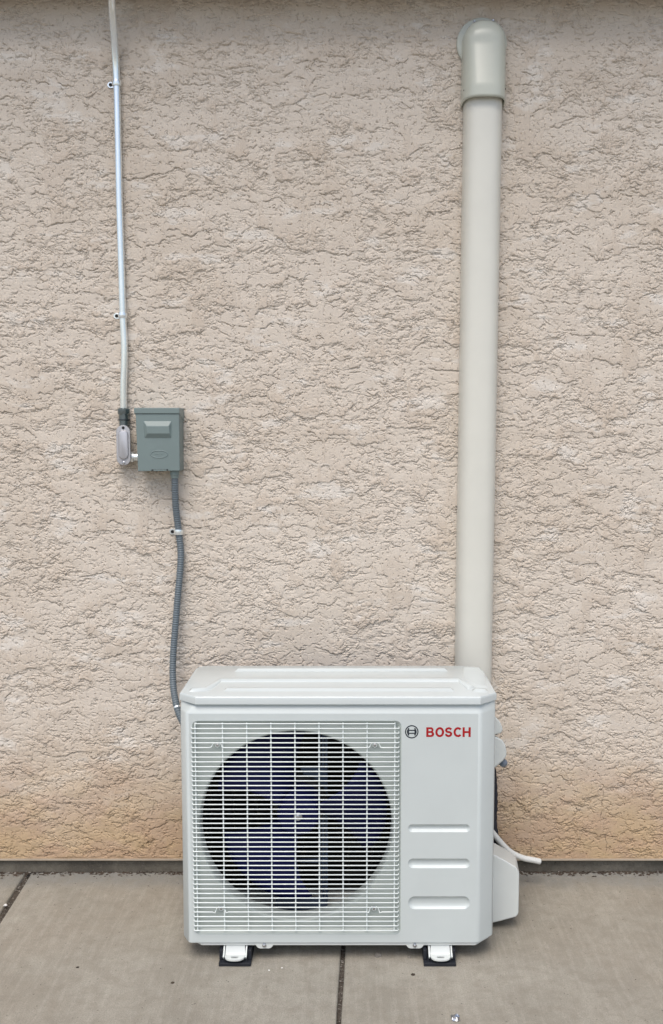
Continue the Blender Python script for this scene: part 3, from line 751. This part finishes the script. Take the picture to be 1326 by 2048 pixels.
# conduit body
lb = empty('conduit_body', at(247, 930, 0), 'cast aluminium oval conduit fitting left of the grey box', 'conduit fitting')
def pill(cx, cy, wpx, hpx, Y, n=9):
    c = at(cx, cy, Y); hx = wpx*SC/2*(D+Y)/D; hz = hpx*SC/2*(D+Y)/D
    return [Vector((p[0], Y, p[1])) for p in rrect(c.x, c.z, hx, hz, hx*.97, n)]
bm = bmesh.new(); loft(bm, [pill(247.5, 892, 25, 74, -.003), pill(247.3, 891.5, 27, 78, -.012), pill(247, 891, 28, 80, -.036), pill(247, 891, 26.5, 78, -.038)], cap0=True, cap1=True); bo = obj('body', bm, M['cast'], lb, smooth=40)
bm = bmesh.new(); loft(bm, [pill(246.8, 890.5, 28, 80, -.0385), pill(246.8, 890.5, 28, 80, -.0405), pill(246.8, 890.5, 26.6, 78.4, -.0415), pill(246.8, 889.5, 20.5, 60, -.0418), pill(246.8, 889.5, 17, 56, -.0455), pill(246.8, 889.5, 15, 54, -.046)], cap0=True, cap1=True); cvp = obj('cover_plate', bm, M['cast'], lb, smooth=25)
screw('screw', at(246.5, 855.5, -.0415), (0, -1, 0), .0024, M['darkhole'], cvp); screw('screw', at(247.5, 926, -.0415), (0, -1, 0), .0026, M['screw'], cvp)
bm = bmesh.new(); a = at(258, 914, -.022); b = at(280, 914, -.022); lathe(bm, a, b-a, [(0, .0112), (.006, .0112), (.0062, .0128), (.012, .0128), (.0122, .0095), (.026, .0095)], 20); obj('nipple', bm, M['steel'], lb, smooth=35)
# disconnect box
YBX = -.056
db = empty('disconnect_box', at(320, 943, 0), 'grey-green metal electrical disconnect box with flip-up cover on the stucco wall', 'electrical box')
def quad_prism(bm, c4, y0, y1):
    prism(bm, [at(x, y, YBX) for x, y in c4], (0, y1-y0, 0))
bm = bmesh.new(); pf = [at(x, y, YBX+.004) for x, y in ((272, 824), (359.5, 824), (360.5, 942), (277, 942.5))]
loft(bm, [pf, [Vector((p.x, -.002, p.z)) for p in pf]], cap0=True, cap1=True); obj('housing', bm, M['box'], db, bevel=.0012)
bm = bmesh.new(); pf = [at(x, y, YBX-.004) for x, y in ((267.5, 815.5), (358.5, 815.5), (358.8, 827), (268, 827))]
loft(bm, [[p+Vector((0, 0, 0)) for p in pf], [Vector((p.x+(.0015 if i in (1, 2) else -.0005), -.0005, p.z+(.0 if i < 2 else -.018))) for i, p in enumerate(pf)]], cap0=True, cap1=True); obj('hood', bm, M['box'], db, bevel=.0015)
bm = bmesh.new(); YD = YBX-.0015
pf = [at(x, y, YD) for x, y in ((271, 827.8), (358, 827.8), (359.5, 941.5), (276, 942.3))]
loft(bm, [pf, [p+Vector((0, .0045, 0)) for p in pf]], cap0=True, cap1=True); door = obj('door', bm, M['box'], db, bevel=.0010)
bm = bmesh.new()
o4 = ((286.5, 842), (343, 842), (343, 876.5), (289, 876.5)); i4 = ((293, 852.5), (337, 852.5), (339, 867), (294, 867))
loft(bm, [[at(x, y, YD+.0002) for x, y in o4], [at(x, y, YD-.0065) for x, y in i4]], cap1=True); obj('pull', bm, M['box'], door, bevel=.0016, seg=3)
bm = bmesh.new(); c = at(318.5, 908.5, YD)
loops = []
for k in range(6):
    a = math.pi*k/5; q = math.cos(a)*.0012; loops.append([(c.x+(.0208+q)*math.cos(2*math.pi*j/40), YD-.0011*math.sin(a)+.0001, c.z+(.0088+q)*math.sin(2*math.pi*j/40)) for j in range(40)])
loft(bm, loops)
for k in range(5):
    a = at(311+k*3.6, 908.5, YD); lathe(bm, a, (0, -1, 0), [(0, .0011), (.0006, .0008)], 8)
for k in range(3):
    a = at(312+k*6, 893, YD); lathe(bm, a, (0, -1, 0), [(0, .0012), (.0006, .0009)], 8)
obj('embossed_oval', bm, M['box'], door, smooth=60)
bm = bmesh.new(); prism(bm, [at(x, y, YD-.0006) for x, y in ((303, 939), (336, 938.3), (336, 941), (303, 941.6))], (0, .003, 0)); obj('slot', bm, M['darkhole'], door)
bm = bmesh.new(); prism(bm, [at(x, y, YD-.0014) for x, y in ((307, 939.4), (333, 939), (333, 941.8), (307, 942))], (0, .002, 0)); obj('hasp', bm, M['box'], door, bevel=.0005)
# flexible hose
hp = [at(x, y, Y) for x, y, Y in ((349.5, 940, -.040), (349.8, 965, -.036), (350.3, 990, -.030), (352, 1018, -.022), (355, 1044, -.015), (357.5, 1066, -.0125), (361, 1095, -.013), (361.5, 1120, -.016), (359, 1155, -.020), (355, 1200, -.024), (351, 1250, -.028), (347.5, 1295, -.032), (345.5, 1335, -.040), (346.5, 1370, -.052), (351, 1402, -.068), (359, 1430, -.085), (372, 1456, -.100))]
fh = empty('flexible_conduit', hp[0], 'grey ribbed flexible conduit hanging from the grey box down to the unit', 'flexible conduit')
P = resample(smooth_path(hp, 10), .0008); bm = bmesh.new()
tube(bm, P, .0083, 16, rf=lambda i: .0084+.0005*math.sin(i*.0008/.0058*2*math.pi)); obj('hose', bm, M['hose'], fh, smooth=60)
bm = bmesh.new(); a = at(349.5, 941, -.040); b = at(349.7, 956, -.038); lathe(bm, a, b-a, [(0, .0115), (.010, .0115), (.012, .0100), (.018, .0098)], 20); obj('connector', bm, M['box'], fh, smooth=30)
i0 = min(range(len(P)), key=lambda i: (P[i]-at(354, 1413, -.075)).length)
bm = bmesh.new(); lathe(bm, P[i0], P[i0+6]-P[i0], [(0, .0092), (.002, .0097), (.004, .0092)], 20); obj('clamp_ring', bm, M['steel'], fh, smooth=30)
strap(357.3, 1064, .0088, -.0128, M['steel'], 'small strap on the grey flexible conduit below the grey box')

# ================================================================ SMALL THINGS ON THE GROUND
def rock(name, px_, py_, r, mat, label, cat, flat=.6, seed=0, group=None):
    rr = random.Random(seed); c = gd(px_, py_); bm = bmesh.new(); bmesh.ops.create_icosphere(bm, subdivisions=2, radius=1)
    for v in bm.verts:
        k = 1+rr.uniform(-.22, .22); v.co = Vector((v.co.x*r*k*1.15, v.co.y*r*k, max(v.co.z*r*k*flat, -r*flat*.5)))
        v.co += Vector((c.x, c.y, r*flat*.5))
    o = obj(name, bm, mat); tag(o, label, cat, group); return o
rock('pebble', 755, 1912, .0068, M['stone'], 'larger pale pebble under the front edge of the unit, right of the slab joint', 'pebble', seed=1)
rock('pebble', 818, 1915, .0035, M['stone'], 'small pebble beside the right rubber pad', 'pebble', seed=2)
rock('dirt_crumb', 826, 1950, .0035, M['litter'], 'dark brown crumb below the right rubber pad', 'dirt crumb', seed=3)
rock('chip', 564, 1936, .0018, M['chip'], 'tiny white chip left of the slab joint, nearest the unit', 'chip', seed=4)
rock('chip', 538, 1941, .0018, M['chip'], 'tiny white chip on the slab just right of the left rubber pad', 'chip', seed=5)
rock('chip', 11, 1811, .0040, M['chip'], 'white chip lying in the diagonal slab joint at far left', 'chip', seed=6)
rock('pebble', 1053, 1762, .0035, M['stone'], 'small pebble near the wall below the drain hose', 'pebble', seed=7)
rock('dirt_crumb', 155, 1935, .0030, M['litter'], 'brown speck of dirt on the open slab at left', 'dirt crumb', .35, seed=8)
rock('dirt_crumb', 345, 1966, .0035, M['litter'], 'flat brown dirt speck left of the left rubber pad', 'dirt crumb', .35, seed=9)
# crumpled foil scrap at the bottom
c = gd(911, 2037); rr = random.Random(2); bm = bmesh.new(); g = []
for i in range(9):
    g.append([bm.verts.new((c.x+(i-4)*.0021+rr.uniform(-.0008, .0008), c.y+(j-4)*.0026+rr.uniform(-.0008, .0008), .0008+rr.uniform(0, .0050)*(1 if 0 < i < 8 and 0 < j < 8 else .2))) for j in range(9)])
for i in range(8):
    for j in range(8):
        if (i in (0, 7) and j in (0, 7)) or rr.random() < .06: continue
        bm.faces.new((g[i][j], g[i+1][j], g[i+1][j+1], g[i][j+1]))
tag(obj('foil_scrap', bm, M['screw']), 'crumpled silver foil scrap on the slab at the bottom of the photo', 'scrap')
# paper strip at the wall by the left joint
c = gd(59, 1742); bm = bmesh.new()
prism(bm, [c+Vector((-.007, -.002, .006)), c+Vector((.006, -.001, .006)), c+Vector((.007, .004, .008)), c+Vector((-.006, .004, .008))], (0, 0, .001)); tag(obj('paper_scrap', bm, M['chip']), 'narrow white paper scrap against the footing above the diagonal joint', 'scrap')
# litter line along the foot of the wall and in the joints
rr = random.Random(21)
def litter(bm, x, y, z, r):
    k = rr.random()
    n = 4 if k < .6 else 3
    a0 = rr.uniform(0, 6.28); el = rr.uniform(.8, 2.6)
    lo = [Vector((x+r*el*math.cos(a0+6.283*i/n)*rr.uniform(.6, 1.2), y+r*math.sin(a0+6.283*i/n)*rr.uniform(.6, 1.2), z+rr.uniform(0, r*.4))) for i in range(n)]
    t = bm.verts.new((x, y, z+r*rr.uniform(.5, 1.2))); L = [bm.verts.new(p) for p in lo]
    for i in range(n): bm.faces.new((L[i], L[(i+1) % n], t))
def bump_amt(x): return .35+.65*max(0, math.sin(x*5.1+1)+.6*math.sin(x*13.7))/1.6
bmA, bmB = bmesh.new(), bmesh.new()
for i in range(9000):
    x = rr.uniform(-1.4, 1.4)
    if rr.random() > bump_amt(x): continue
    y = .012-abs(rr.gauss(0, .012)); litter(bmA if rr.random() < .94 else bmB, x, y, -.002 if y > .003 else 0, rr.uniform(.0010, .0036))
for i in range(500):
    x = rr.uniform(-1.4, 1.4); y = -abs(rr.gauss(0, .05)); litter(bmA if rr.random() < .6 else bmB, x, y, 0, rr.uniform(.0004, .0012))
for (L, hw, n) in ((L1, .008, 900), (L2, .005, 900)):
    for i in range(n):
        Y = rr.uniform(.01, -1.3); x = line_x(*L, Y)+rr.uniform(-hw, hw); litter(bmA if rr.random() < .6 else bmB, x, Y, -.006, rr.uniform(.0006, .0018))
tag(obj('dry_litter', bmA, M['litter']), 'brown dry litter and grit along the foot of the wall and in the slab joints', 'litter', kind='stuff')
tag(obj('fine_gravel', bmB, M['stone']), 'fine pale grit scattered along the foot of the wall', 'grit', kind='stuff')
# specks on the slabs
bm = bmesh.new()
for i in range(900):
    x = rr.uniform(-1.2, 1.2); y = rr.uniform(-.75, -.05); litter(bm, x, y, 0, rr.choice((.0004, .0005, .0007, .0011)))
tag(obj('specks', bm, M['litter']), 'tiny dark specks strewn over the concrete slabs', 'specks', kind='stuff')
